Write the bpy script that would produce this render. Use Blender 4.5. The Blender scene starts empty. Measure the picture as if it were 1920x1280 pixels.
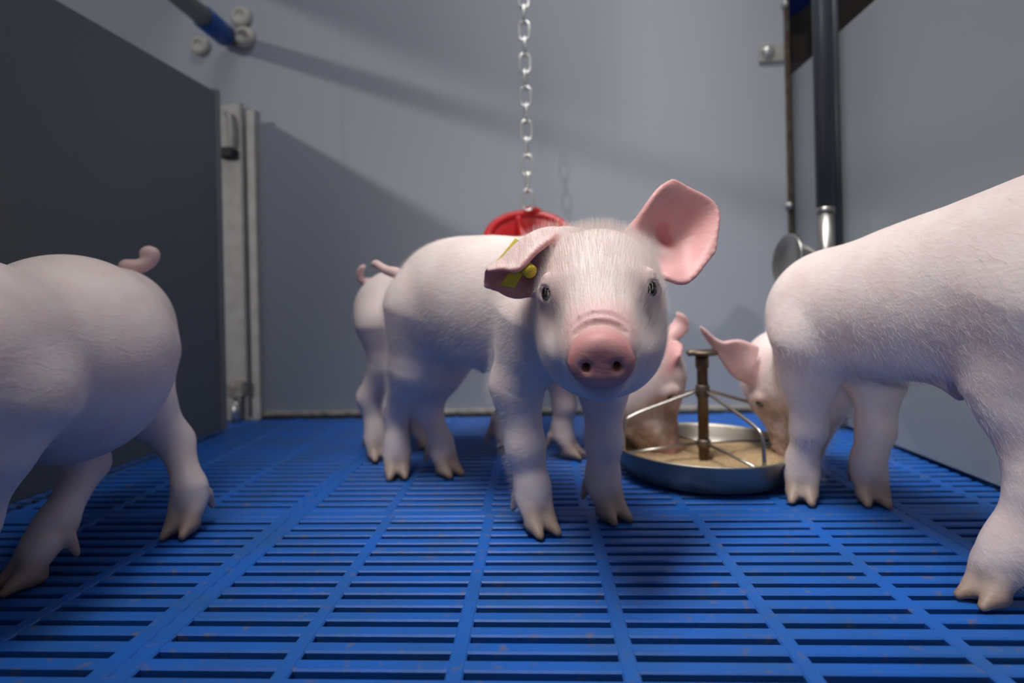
import bpy, bmesh, math, random
import numpy as np
from mathutils import Vector, Matrix

S = bpy.context.scene
COL = S.collection
rng = random.Random(7)

# ------------------------------------------------------------------ camera
F, CX, CY, H = 1050.0, 960.0, 569.0, 0.25          # pixels at 1920x1280, eye height in metres
YAW, ROLL = math.radians(2.6), 0.022
FW = np.array([-math.sin(YAW), math.cos(YAW), 0.0])
_r = np.array([math.cos(YAW), math.sin(YAW), 0.0]); _u = np.array([0.0, 0.0, 1.0])
CR = _r * math.cos(ROLL) - _u * math.sin(ROLL)
CU = _u * math.cos(ROLL) + _r * math.sin(ROLL)
EYE = np.array([0.0, 0.0, H])

def at(x, y, d):
    """the point of the pen seen at pixel x, y at a distance d along the view"""
    return EYE + (FW + CR * (x - CX) / F - CU * (y - CY) / F) * d

cam = bpy.data.cameras.new('camera'); cam_o = bpy.data.objects.new('camera', cam); COL.objects.link(cam_o)
m = Matrix.Identity(4)
for i in range(3):
    m[i][0], m[i][1], m[i][2], m[i][3] = CR[i], CU[i], -FW[i], EYE[i]
cam_o.matrix_world = m
cam.sensor_width = 36.0; cam.lens = 36.0 * F / 1920.0
cam.shift_y = -(640.0 - CY) / 1920.0
cam.clip_start = 0.02
cam.dof.use_dof = True; cam.dof.focus_distance = 0.48; cam.dof.aperture_fstop = 3.2
S.camera = cam_o

# ------------------------------------------------------------------ light and exposure
S.view_settings.view_transform = 'Standard'; S.view_settings.look = 'None'
S.view_settings.gamma = 1.0; S.view_settings.use_curve_mapping = False
S.view_settings.exposure = 0.0
W = bpy.data.worlds.new('world'); S.world = W; W.use_nodes = True
W.node_tree.nodes['Background'].inputs[0].default_value = (0.74, 0.77, 0.86, 1)
W.node_tree.nodes['Background'].inputs[1].default_value = 0.20

def area(name, loc, target, sx, sy, power, col, spread=180):
    l = bpy.data.lights.new(name, 'AREA'); l.shape = 'RECTANGLE'; l.size = sx; l.size_y = sy
    l.energy = power; l.color = col; l.spread = math.radians(spread)
    o = bpy.data.objects.new(name, l); COL.objects.link(o); o.location = loc
    o.rotation_euler = (Vector(target) - Vector(loc)).to_track_quat('-Z', 'Y').to_euler()
    return o
area('tube_light', (-0.16, 0.18, 1.9), (0.22, 0.78, 0.1), 0.40, 1.0, 3.8, (1.0, 0.97, 0.94), 48)
area('back_wall_fill', (0.10, 0.62, 1.9), (0.06, 1.25, 0.40), 1.3, 0.15, 1.9, (0.98, 0.98, 1.0), 75)  # added fill lamp with no known source, lifts the back wall
SIDE = np.array([-2.4, -5.2, 1.45])
area('aisle_light', SIDE, (0.1, 1.2, 0.6), 0.11, 0.11, 60.0, (1.0, 0.98, 0.96))

# ------------------------------------------------------------------ materials
def mat(name, base, rough=0.5, metal=0.0, noise=None, bump=None, sss=None, coat=0.0, spec=0.5):
    """procedural material; noise = (scale, amount, second colour), bump = (scale, strength)"""
    M = bpy.data.materials.new(name); M.use_nodes = True
    nt = M.node_tree; b = nt.nodes['Principled BSDF']
    b.inputs['Base Color'].default_value = (*base, 1); b.inputs['Roughness'].default_value = rough
    b.inputs['Metallic'].default_value = metal; b.inputs['Coat Weight'].default_value = coat
    b.inputs['Specular IOR Level'].default_value = spec
    tc = nt.nodes.new('ShaderNodeTexCoord')
    if noise:
        n = nt.nodes.new('ShaderNodeTexNoise'); n.inputs['Scale'].default_value = noise[0]; n.inputs['Detail'].default_value = 5
        nt.links.new(tc.outputs['Object'], n.inputs['Vector'])
        r = nt.nodes.new('ShaderNodeValToRGB'); r.color_ramp.elements[0].position = 0.5 - noise[1] * 0.5; r.color_ramp.elements[1].position = 0.5 + noise[1] * 0.5 + 0.02
        r.color_ramp.elements[0].color = (*base, 1); r.color_ramp.elements[1].color = (*noise[2], 1)
        nt.links.new(n.outputs['Fac'], r.inputs['Fac']); nt.links.new(r.outputs['Color'], b.inputs['Base Color'])
    if bump:
        n = nt.nodes.new('ShaderNodeTexNoise'); n.inputs['Scale'].default_value = bump[0]; n.inputs['Detail'].default_value = 3
        nt.links.new(tc.outputs['Object'], n.inputs['Vector'])
        bp = nt.nodes.new('ShaderNodeBump'); bp.inputs['Strength'].default_value = bump[1]; bp.inputs['Distance'].default_value = 0.002
        nt.links.new(n.outputs['Fac'], bp.inputs['Height']); nt.links.new(bp.outputs['Normal'], b.inputs['Normal'])
    if sss:
        b.inputs['Subsurface Weight'].default_value = sss; b.inputs['Subsurface Radius'].default_value = (1, .35, .22); b.inputs['Subsurface Scale'].default_value = 0.008
    return M

def blue_plastic():
    """blue moulded slats with scattered dried feed and dull scuffs"""
    M = mat('blue_plastic', (0.012, 0.075, 0.42), 0.52, bump=(260, 0.12))
    nt = M.node_tree; b = nt.nodes['Principled BSDF']; tc = nt.nodes['Texture Coordinate']
    n1 = nt.nodes.new('ShaderNodeTexNoise'); n1.inputs['Scale'].default_value = 14; n1.inputs['Detail'].default_value = 6
    n2 = nt.nodes.new('ShaderNodeTexNoise'); n2.inputs['Scale'].default_value = 75; n2.inputs['Detail'].default_value = 4
    r1 = nt.nodes.new('ShaderNodeValToRGB'); r2 = nt.nodes.new('ShaderNodeValToRGB')
    for n in (n1, n2): nt.links.new(tc.outputs['Object'], n.inputs['Vector'])
    r1.color_ramp.elements[0].color = (0.008, 0.115, 0.50, 1); r1.color_ramp.elements[1].color = (0.014, 0.105, 0.38, 1)
    r1.color_ramp.elements[0].position = .4; r1.color_ramp.elements[1].position = .65
    nt.links.new(n1.outputs['Fac'], r1.inputs['Fac'])
    r2.color_ramp.elements[0].position = .60; r2.color_ramp.elements[1].position = .72
    r2.color_ramp.elements[0].color = (0, 0, 0, 1); r2.color_ramp.elements[1].color = (.55, .55, .55, 1)
    nt.links.new(n2.outputs['Fac'], r2.inputs['Fac'])
    mx = nt.nodes.new('ShaderNodeMix'); mx.data_type = 'RGBA'; mx.inputs[7].default_value = (0.16, 0.13, 0.085, 1)
    nt.links.new(r2.outputs['Color'], mx.inputs[0]); nt.links.new(r1.outputs['Color'], mx.inputs[6]); nt.links.new(mx.outputs[2], b.inputs['Base Color'])
    return M

def skin(name, dirt_shade):
    """piglet skin: the vertex colours mark bare pink skin, horn of the hooves, dried feed and painted shade"""
    M = mat(name, (0.80, 0.66, 0.62), 0.52, bump=(420, 0.11), sss=0.14)
    nt = M.node_tree; b = nt.nodes['Principled BSDF']; tc = nt.nodes['Texture Coordinate']
    a = nt.nodes.new('ShaderNodeVertexColor'); a.layer_name = 'zones'
    sp = nt.nodes.new('ShaderNodeSeparateColor'); nt.links.new(a.outputs['Color'], sp.inputs['Color'])
    n = nt.nodes.new('ShaderNodeTexNoise'); n.inputs['Scale'].default_value = 28; n.inputs['Detail'].default_value = 4
    nt.links.new(tc.outputs['Object'], n.inputs['Vector'])
    r = nt.nodes.new('ShaderNodeValToRGB'); r.color_ramp.elements[0].position = .35; r.color_ramp.elements[1].position = .7
    r.color_ramp.elements[0].color = (0.82, 0.715, 0.685, 1); r.color_ramp.elements[1].color = (0.76, 0.615, 0.59, 1)
    nt.links.new(n.outputs['Fac'], r.inputs['Fac'])
    prev = r.outputs['Color']
    w = nt.nodes.new('ShaderNodeTexNoise'); w.inputs['Scale'].default_value = 70; w.inputs['Detail'].default_value = 4; w.inputs['Distortion'].default_value = 1.2
    mp = nt.nodes.new('ShaderNodeMapping'); mp.inputs['Scale'].default_value = (.7, .7, 1.6)
    nt.links.new(tc.outputs['Object'], mp.inputs['Vector']); nt.links.new(mp.outputs['Vector'], w.inputs['Vector'])
    b2 = nt.nodes.new('ShaderNodeBump'); b2.inputs['Strength'].default_value = 0.13; b2.inputs['Distance'].default_value = 0.004
    fine = next(n_ for n_ in nt.nodes if n_.type == 'BUMP' and n_ is not b2)
    nt.links.new(w.outputs['Fac'], b2.inputs['Height']); nt.links.new(fine.outputs['Normal'], b2.inputs['Normal']); nt.links.new(b2.outputs['Normal'], b.inputs['Normal'])
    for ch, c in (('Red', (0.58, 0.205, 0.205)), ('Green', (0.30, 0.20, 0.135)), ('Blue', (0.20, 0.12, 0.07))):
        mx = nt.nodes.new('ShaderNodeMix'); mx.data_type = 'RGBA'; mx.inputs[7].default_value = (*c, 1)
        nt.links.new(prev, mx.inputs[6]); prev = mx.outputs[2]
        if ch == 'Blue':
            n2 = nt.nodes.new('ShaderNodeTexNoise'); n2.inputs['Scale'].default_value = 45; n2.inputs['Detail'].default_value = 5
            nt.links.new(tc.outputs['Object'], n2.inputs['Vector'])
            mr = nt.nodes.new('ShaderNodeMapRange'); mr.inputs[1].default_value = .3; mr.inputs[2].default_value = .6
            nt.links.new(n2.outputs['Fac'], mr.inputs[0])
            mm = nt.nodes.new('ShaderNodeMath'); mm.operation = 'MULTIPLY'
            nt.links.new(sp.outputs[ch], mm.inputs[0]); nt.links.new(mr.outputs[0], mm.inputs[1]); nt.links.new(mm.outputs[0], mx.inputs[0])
        else:
            nt.links.new(sp.outputs[ch], mx.inputs[0])
    nt.links.new(prev, b.inputs['Base Color'])
    return M

M_FLOOR = blue_plastic()
M_PIT = mat('pit_concrete', (0.006, 0.007, 0.012), 0.9)
M_WALL = mat('grey_wall_panel', (0.385, 0.412, 0.455), 0.42, noise=(3.0, 0.6, (0.405, 0.432, 0.475)), bump=(600, 0.06))
M_SHADEGATE = mat('shaded_grey_board', (0.112, 0.128, 0.140), 0.45, noise=(4.0, 0.6, (0.124, 0.14, 0.152)), bump=(500, 0.06))  # ordinary grey board, colour darkened for the shade on the gate
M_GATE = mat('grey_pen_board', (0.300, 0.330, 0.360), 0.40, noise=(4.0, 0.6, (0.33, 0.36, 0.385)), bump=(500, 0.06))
M_DARK = mat('dark_slot', (0.03, 0.03, 0.032), 0.6)
M_SEAL = mat('dusty_sealant', (0.50, 0.46, 0.38), 0.8, noise=(60, 0.4, (0.22, 0.20, 0.17)), bump=(120, 0.5))
M_STEEL = mat('brushed_steel', (0.52, 0.50, 0.47), 0.34, 1.0, noise=(40, 0.6, (0.40, 0.38, 0.35)), bump=(200, 0.08))
M_PAN = mat('worn_steel', (0.42, 0.395, 0.35), 0.48, 0.85, noise=(24, 0.5, (0.29, 0.26, 0.21)), bump=(160, 0.12))
M_RUST = mat('stained_steel', (0.20, 0.165, 0.13), 0.5, 0.8, noise=(70, 0.4, (0.10, 0.065, 0.04)), bump=(200, 0.2))
M_GALV = mat('galvanised_steel', (0.52, 0.50, 0.47), 0.5, 0.35, noise=(30, 0.5, (0.38, 0.36, 0.33)), bump=(150, 0.1))
M_ZINC = mat('zinc_plating', (0.80, 0.80, 0.76), 0.30, 0.85, noise=(200, 0.5, (0.6, 0.6, 0.56)))
M_PVC = mat('dark_grey_plastic', (0.055, 0.062, 0.078), 0.38)
M_GREYPIPE = mat('grey_plastic', (0.20, 0.21, 0.215), 0.45)
M_BLUEP = mat('blue_pipe_plastic', (0.012, 0.07, 0.30), 0.45)
M_CREAM = mat('cream_plastic', (0.55, 0.52, 0.45), 0.5)
M_RED = mat('red_plastic', (0.50, 0.012, 0.014), 0.38, noise=(30, 0.5, (0.42, 0.010, 0.012)), sss=0.1)
M_YEL = mat('yellow_tag_plastic', (0.62, 0.50, 0.015), 0.45, noise=(90, 0.3, (0.45, 0.36, 0.02)))
M_FEED = mat('feed_meal', (0.62, 0.45, 0.26), 0.95, noise=(500, 0.3, (0.34, 0.21, 0.10)), bump=(900, 1.0))
M_EYE = mat('dark_eye', (0.008, 0.005, 0.004), 0.06, spec=0.35)
M_LASH = mat('white_bristle', (0.86, 0.80, 0.72), 0.5)
M_FUR = mat('white_hair', (0.88, 0.80, 0.75), 0.45)
M_RUSTY = mat('brown_beam', (0.05, 0.032, 0.022), 0.7, noise=(20, 0.5, (0.025, 0.02, 0.018)))
M_BLUEBARREL = mat('blue_drum_plastic', (0.01, 0.07, 0.40), 0.4)
SK_MAIN = skin('piglet_skin', 0.0)

# ------------------------------------------------------------------ object helpers
def tag(o, label=None, cat=None, group=None, kind=None):
    for k, v in (('label', label), ('category', cat), ('group', group), ('kind', kind)):
        if v: o[k] = v
    return o

def link(name, verts, faces, material, parent=None, smooth=True, bevel=0.0):
    me = bpy.data.meshes.new(name); me.from_pydata([tuple(v) for v in verts], [], faces); me.update()
    o = bpy.data.objects.new(name, me); COL.objects.link(o); me.materials.append(material)
    fix_normals(me)
    if smooth:
        for p in me.polygons: p.use_smooth = True
    if bevel:
        b = o.modifiers.new('bevel', 'BEVEL'); b.width = bevel; b.segments = 2; b.limit_method = 'ANGLE'
        b.harden_normals = False
    if parent is not None: o.parent = parent; o.matrix_parent_inverse = parent.matrix_world.inverted()
    return o

def fix_normals(me):
    bm = bmesh.new(); bm.from_mesh(me); bmesh.ops.recalc_face_normals(bm, faces=bm.faces); bm.to_mesh(me); bm.free()

def empty(name, loc):
    o = bpy.data.objects.new(name, None); COL.objects.link(o); o.empty_display_size = 0.02
    o.location = tuple(loc); o.matrix_world = Matrix.Translation(Vector(loc)); return o

class MB:
    """collects boxes, tubes and turned shapes into one mesh"""
    def __init__(s): s.v = []; s.f = []
    def add(s, v, f):
        n = len(s.v); s.v += [np.asarray(p, float) for p in v]; s.f += [tuple(i + n for i in q) for q in f]
    def box(s, lo, hi):
        x0, y0, z0 = lo; x1, y1, z1 = hi
        s.add([(x0,y0,z0),(x1,y0,z0),(x1,y1,z0),(x0,y1,z0),(x0,y0,z1),(x1,y0,z1),(x1,y1,z1),(x0,y1,z1)],
              [(0,3,2,1),(4,5,6,7),(0,1,5,4),(1,2,6,5),(2,3,7,6),(3,0,4,7)])
    def tube(s, pts, r, n=12, closed=False, caps=True, smooth=0):
        pts = [np.asarray(p, float) for p in pts]
        rr = r if hasattr(r, '__len__') else [r] * len(pts)
        if smooth: pts, rr = spline(pts, rr, smooth, closed)
        m = len(pts); prev = None; rings = []
        for i in range(m):
            if closed: t = pts[(i + 1) % m] - pts[i - 1]
            else: t = pts[min(i + 1, m - 1)] - pts[max(i - 1, 0)]
            t = t / (np.linalg.norm(t) + 1e-12)
            if prev is None:
                a = np.array([0, 0, 1.]) if abs(t[2]) < .9 else np.array([1., 0, 0])
                u = np.cross(t, a)
            else: u = prev - t * (prev @ t)
            u /= np.linalg.norm(u); prev = u; w = np.cross(t, u)
            rings.append([pts[i] + rr[i] * (u * math.cos(2 * math.pi * k / n) + w * math.sin(2 * math.pi * k / n)) for k in range(n)])
        v = [p for q in rings for p in q]; f = []
        for i in range(m if closed else m - 1):
            j = (i + 1) % m
            for k in range(n): f.append((i*n+k, i*n+(k+1) % n, j*n+(k+1) % n, j*n+k))
        if not closed and caps: f += [tuple(range(n - 1, -1, -1)), tuple(range((m-1)*n, m*n))]
        s.add(v, f)
    def lathe(s, prof, c, n=64, axis=(0, 0, 1), closed=False):
        """prof: (radius, height) along axis from c"""
        ax = np.asarray(axis, float); ax /= np.linalg.norm(ax)
        u = np.cross(ax, (0, 1, 0) if abs(ax[1]) < .9 else (1, 0, 0)); u /= np.linalg.norm(u); w = np.cross(ax, u); c = np.asarray(c, float)
        v = [c + ax * z + r * (u * math.cos(2*math.pi*k/n) + w * math.sin(2*math.pi*k/n)) for r, z in prof for k in range(n)]
        f = []; m = len(prof)
        for i in range(m if closed else m - 1):
            j = (i + 1) % m
            for k in range(n): f.append((i*n+k, i*n+(k+1) % n, j*n+(k+1) % n, j*n+k))
        if not closed:
            if prof[0][0] > 0: f.append(tuple(range(n - 1, -1, -1)))
            if prof[-1][0] > 0: f.append(tuple(range((m-1)*n, m*n)))
        s.add(v, f)
    def build(s, name, material, parent=None, smooth=True, bevel=0.0):
        return link(name, s.v, s.f, material, parent, smooth, bevel)

def spline(pts, rr, k, closed=False):
    P = [np.append(p, r) for p, r in zip(pts, rr)]; m = len(P); out = []
    for i in range(m if closed else m - 1):
        a, b, c, d = (P[(i+q) % m] if closed else P[min(max(i+q, 0), m-1)] for q in (-1, 0, 1, 2))
        for j in range(k):
            t = j / k
            out.append(0.5*((2*b)+(-a+c)*t+(2*a-5*b+4*c-d)*t*t+(-a+3*b-3*c+d)*t**3))
    if not closed: out.append(P[-1])
    return [o[:3] for o in out], [max(o[3], 1e-5) for o in out]

def box_obj(name, lo, hi, material, parent=None, bevel=0.0):
    b = MB(); b.box(lo, hi); return b.build(name, material, parent, smooth=False, bevel=bevel)

# ------------------------------------------------------------------ the pen: floor, walls, boards
def build_floor():
    x0, x1, y0, y1 = -1.25, 1.20, -0.45, 1.246
    thick = [-1.015, -0.300, 0.415, 1.13]; seam = [-0.05, 0.668]
    b = MB(); pitch = 0.0204
    def slat(lo, hi, yc, wt, wb, zt, zb):          # bar along x: rounded top, tapering down
        ch = 0.0013
        prof = [(-wb, zb), (-wt, zt - ch), (-wt + ch, zt), (wt - ch, zt), (wt, zt - ch), (wb, zb)]
        v = [(x, yc + p, z) for x in (lo, hi) for p, z in prof]; n = 6
        b.add(v, [(i, (i+1) % n, n+(i+1) % n, n+i) for i in range(n)] + [tuple(range(n-1, -1, -1)), tuple(range(n, 2*n))])
    def bar(xc, ylo, yhi, wt, wb, zt, zb):
        ch = 0.0013
        prof = [(-wb, zb), (-wt, zt - ch), (-wt + ch, zt), (wt - ch, zt), (wt, zt - ch), (wb, zb)]
        v = [(xc + p, y, z) for y in (ylo, yhi) for p, z in prof]; n = 6
        b.add(v, [(i, (i+1) % n, n+(i+1) % n, n+i) for i in range(n)] + [tuple(range(n-1, -1, -1)), tuple(range(n, 2*n))])
    y = 0.668
    rows = sorted(set([round(0.668 + s * (0.0165 + pitch * k), 5) for k in range(60) for s in (-1, 1)]))
    for yy in rows:
        if y0 < yy < y1 and all(abs(yy - s) > 0.013 for s in seam): slat(x0, x1, yy, 0.0061, 0.0034, 0.0, -0.026)
    for s in seam: slat(x0, x1, s, 0.0095, 0.008, 0.0003, -0.024)
    t = thick
    for i in range(3):
        for k in range(1, 6):
            xc = t[i] + (t[i+1] - t[i]) * k / 6
            for ya, yb, dx in ((y0, 0.6590, 0.0), (0.6770, y1, -0.006)): bar(xc + dx, ya, yb, 0.0062, 0.004, 0.0004, -0.024)
    for xc in t:
        bar(xc - 0.0082, y0, y1, 0.0080, 0.006, 0.0006, -0.026); bar(xc + 0.0082, y0, y1, 0.0080, 0.006, 0.0006, -0.026)
    o = b.build('floor', M_FLOOR, smooth=False); tag(o, 'blue plastic slatted floor of the pen', None, None, 'structure')
build_floor()
tag(box_obj('floor_pit', (-1.6, -0.8, -0.34), (1.6, 1.7, -0.30), M_PIT), 'dark pit below the slats', kind='structure')

WY = 1.262
def panel_wall():
    b = MB(); xs = [-1.6, -0.435, 0.181, 0.566]
    for i in range(3):
        g = 0.0012
        b.box((xs[i] + (g if i else 0), WY, 0.0), (xs[i+1] - (g if i < 2 else 0), WY + 0.04, 1.9))
    b.box((-1.6, WY + 0.0008, 0.0), (0.566, WY + 0.04, 1.9))
    tag(b.build('wall_back', M_WALL, smooth=False, bevel=0.001), 'grey smooth panel wall behind the pen', kind='structure')
    tag(box_obj('trim_gap_shade', (-0.64, WY - 0.012, -0.03), (0.56, WY, 0.003), M_DARK), 'dark strip standing for the shaded gap under the back wall', kind='structure')  # solid dark strip painting in the shade of the gap
    b = MB(); b.box((-0.64, WY - 0.009, 0.003), (0.56, WY, 0.014))
    tag(b.build('baseboard_back', M_SEAL, smooth=False, bevel=0.003), 'dusty pale strip along the foot of the back wall', kind='structure')
panel_wall()
tag(box_obj('wall_right', (0.575, -0.60, 0.006), (0.600, 1.50, 0.7445), M_GATE, bevel=0.002), 'grey pen board on the right side', kind='structure')

def upper_board():
    b = MB(); x0, y0, x1, y1 = -.757, WY, -1.155, -2.1
    b.add([(x0, y0, 1.05), (x1, y1, 1.05), (x1 - .03, y1, 1.05), (x0 - .03, y0, 1.05), (x0, y0, 1.9), (x1, y1, 1.9), (x1 - .03, y1, 1.9), (x0 - .03, y0, 1.9)],
          [(0,3,2,1),(4,5,6,7),(0,1,5,4),(1,2,6,5),(2,3,7,6),(3,0,4,7)])
    tag(b.build('wall_left', M_GATE, smooth=False), 'grey upper board high on the left side above the gate', kind='structure')
upper_board()

# ------------------------------------------------------------------ signed distance modelling of the piglets
def nrm(v): v = np.asarray(v, float); return v / np.linalg.norm(v)
def frame(f, up=(0, 0, 1)):
    f = nrm(f); l = nrm(np.cross(up, f)); u = np.cross(f, l); return np.stack([f, l, u], 1)

class Body:
    """smooth-blended solids meshed into one continuous surface"""
    def __init__(s, vox): s.p = []; s.vox = vox
    def rc(s, a, b, ra, rb, k=0.02, col=None, sub=False):
        s.p.append(('rc', np.asarray(a, float), np.asarray(b, float), ra, rb, k, col, sub)); return s
    def chain(s, pts, rs, k=0.02, col=None):
        for i in range(len(pts) - 1): s.rc(pts[i], pts[i+1], rs[i], rs[i+1], k, col)
    def el(s, c, r, M=None, k=0.02, col=None, sub=False):
        s.p.append(('el', np.asarray(c, float), np.asarray(r, float), np.eye(3) if M is None else M, None, k, col, sub)); return s
    def sheet(s, grid, r0, r1, k=0.006, col=None, inner=None, up=4, edge=None):
        g = np.asarray(grid, float); g = upsample(g, up)
        n, m = g.shape[:2]; rr = np.linspace(r0, r1, n)
        V = g.reshape(-1, 3); T = []
        for i in range(n - 1):
            for j in range(m - 1):
                a = i*m+j; T += [(a, a+1, a+m+1, rr[i]), (a, a+m+1, a+m, rr[i])]
        s.p.append(('sh', V, T, inner, None, k, col, False))
    @staticmethod
    def dist(q, P):
        t = q[0]
        if t == 'rc':
            a, b, ra, rb = q[1:5]; ab = b - a; L2 = ab @ ab + 1e-12
            pa = P - a; h = np.clip((pa @ ab) / L2, 0, 1)
            d = pa - h[..., None] * ab
            return np.sqrt((d * d).sum(-1)) - (ra + (rb - ra) * h)
        if t == 'el':
            L = (P - q[1]) @ q[3] / q[2]; k0 = np.sqrt((L * L).sum(-1)); L2 = L / q[2]; k1 = np.sqrt((L2 * L2).sum(-1))
            return k0 * (k0 - 1) / (k1 + 1e-9)
        V, T = q[1], q[2]; D = np.full(P.shape[:-1], 1.0)
        for a, b, c, r in T: D = np.minimum(D, tri(P, V[a], V[b], V[c]) - r)
        return D
    def field(s, P):
        g = np.full(len(P), 0.2)
        for q in s.p:
            D = s.dist(q, P); k = q[5]; hh = np.maximum(k - np.abs(g - D), 0) / k
            g = np.minimum(g, D) - hh * hh * k * 0.25
        return g
    def surface(s, p, d):
        """the point where a line from inside at p leaves the body along d"""
        t = np.linspace(-.03, .05, 161); P = np.asarray(p)[None] + t[:, None] * nrm(d)[None]; g = s.field(P)
        i = np.nonzero(g < 0)[0]; return P[i[-1] if len(i) else 60]
    def bbox(s, q):
        if q[0] == 'rc': r = max(q[3], q[4]); return np.minimum(q[1], q[2]) - r, np.maximum(q[1], q[2]) + r
        if q[0] == 'el': e = np.sqrt(((q[3] * q[2]) ** 2).sum(1)); return q[1] - e, q[1] + e
        return q[1].min(0) - 0.006, q[1].max(0) + 0.006
    def mesh(s):
        vox = s.vox; bb = [s.bbox(q) for q in s.p if not q[7]]
        lo = np.min([b[0] for b in bb], 0) - 0.012; hi = np.max([b[1] for b in bb], 0) + 0.012
        N = np.ceil((hi - lo) / vox).astype(int) + 1
        G = np.full(N, 0.2, np.float32)
        for q in sorted(s.p, key=lambda q: q[7]):
            l, h = s.bbox(q); k = q[5]; pad = k + 0.012
            i0 = np.clip(np.floor((l - pad - lo) / vox).astype(int), 0, N); i1 = np.clip(np.ceil((h + pad - lo) / vox).astype(int) + 1, 0, N)
            if (i1 <= i0).any(): continue
            ax = [lo[i] + vox * np.arange(i0[i], i1[i]) for i in range(3)]
            sl = tuple(slice(i0[i], i1[i]) for i in range(3)); sub = G[sl]
            if q[0] == 'sh':
                D = np.full(sub.shape, 0.2, np.float32)
                for a, b, c, r in q[2]:
                    tv = q[1][[a, b, c]]; pd = r + k + 0.008
                    j0 = np.clip(np.floor((tv.min(0) - pd - lo) / vox).astype(int) - i0, 0, sub.shape); j1 = np.clip(np.ceil((tv.max(0) + pd - lo) / vox).astype(int) + 1 - i0, 0, sub.shape)
                    P = np.stack(np.meshgrid(*[ax[i][j0[i]:j1[i]] for i in range(3)], indexing='ij'), -1)
                    ss = tuple(slice(j0[i], j1[i]) for i in range(3))
                    D[ss] = np.minimum(D[ss], tri(P, *tv) - r)
            else:
                D = s.dist(q, np.stack(np.meshgrid(*ax, indexing='ij'), -1)).astype(np.float32)
            if q[7]:
                hh = np.maximum(k - np.abs(sub + D), 0) / k; G[sl] = np.maximum(sub, -D) + hh * hh * k * 0.25
            else:
                hh = np.maximum(k - np.abs(sub - D), 0) / k; G[sl] = np.minimum(sub, D) - hh * hh * k * 0.25
        return surface_net(G, lo, vox)

def tri(P, a, b, c):
    """distance from points to a triangle"""
    ab, ac, ap = b - a, c - a, P - a
    d1, d2 = ap @ ab, ap @ ac; e11, e12, e22 = ab @ ab, ab @ ac, ac @ ac
    den = e11 * e22 - e12 * e12 + 1e-18
    v = (e22 * d1 - e12 * d2) / den; w = (e11 * d2 - e12 * d1) / den
    ins = (v >= 0) & (w >= 0) & (v + w <= 1)
    n = np.cross(ab, ac); n = n / (np.linalg.norm(n) + 1e-12)
    best = np.where(ins, np.abs(ap @ n), 1e3)
    for p, q in ((a, b), (b, c), (c, a)):
        e = q - p; pp = P - p; h = np.clip((pp @ e) / (e @ e + 1e-12), 0, 1); dd = pp - h[..., None] * e
        best = np.minimum(best, np.sqrt((dd * dd).sum(-1)))
    return best

def upsample(g, k):
    def one(g):
        n = g.shape[0]; out = []
        ext = np.concatenate([2*g[:1]-g[1:2], g, 2*g[-1:]-g[-2:-1]])
        for i in range(n - 1):
            a, b, c, d = ext[i:i+4]
            for j in range(k):
                t = j / k; out.append(0.5*((2*b)+(-a+c)*t+(2*a-5*b+4*c-d)*t*t+(-a+3*b-3*c+d)*t**3))
        out.append(g[-1]); return np.array(out)
    g = one(g); return one(g.transpose(1, 0, 2)).transpose(1, 0, 2)

def surface_net(G, lo, vox):
    ins = G < 0
    n = np.array(G.shape) - 1
    cs = np.zeros(tuple(n), np.int8)
    for dx in (0, 1):
        for dy in (0, 1):
            for dz in (0, 1): cs += ins[dx:dx+n[0], dy:dy+n[1], dz:dz+n[2]]
    act = (cs > 0) & (cs < 8); idx = np.full(tuple(n), -1, np.int64)
    cells = np.argwhere(act); idx[act] = np.arange(len(cells))
    acc = np.zeros((len(cells), 3)); cnt = np.zeros(len(cells))
    cor = [(x, y, z) for x in (0, 1) for y in (0, 1) for z in (0, 1)]
    for a in cor:
        for d in range(3):
            if a[d]: continue
            b = list(a); b[d] = 1
            ga = G[cells[:, 0]+a[0], cells[:, 1]+a[1], cells[:, 2]+a[2]]; gb = G[cells[:, 0]+b[0], cells[:, 1]+b[1], cells[:, 2]+b[2]]
            x = (ga < 0) != (gb < 0); t = np.where(x, ga / (ga - gb + 1e-20), 0)
            p = np.array(a, float)[None] + t[:, None] * (np.array(b) - np.array(a))[None]
            acc[x] += p[x]; cnt[x] += 1
    V = lo + vox * (cells + acc / cnt[:, None])
    faces = []
    for d in range(3):
        sl0 = [slice(None)] * 3; sl1 = [slice(None)] * 3; sl0[d] = slice(0, -1); sl1[d] = slice(1, None)
        A, B = ins[tuple(sl0)], ins[tuple(sl1)]; e = np.argwhere(A != B)
        u, v = (d + 1) % 3, (d + 2) % 3
        ok = (e[:, u] > 0) & (e[:, v] > 0) & (e[:, u] < n[u]) & (e[:, v] < n[v]); e = e[ok]
        fl = A[e[:, 0], e[:, 1], e[:, 2]]
        q = []
        for du, dv in ((-1, -1), (0, -1), (0, 0), (-1, 0)):
            c = e.copy(); c[:, u] += du; c[:, v] += dv; q.append(idx[c[:, 0], c[:, 1], c[:, 2]])
        q = np.stack(q, 1); q[~fl] = q[~fl][:, ::-1]; faces.append(q)
    return V, np.concatenate(faces)

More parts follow.
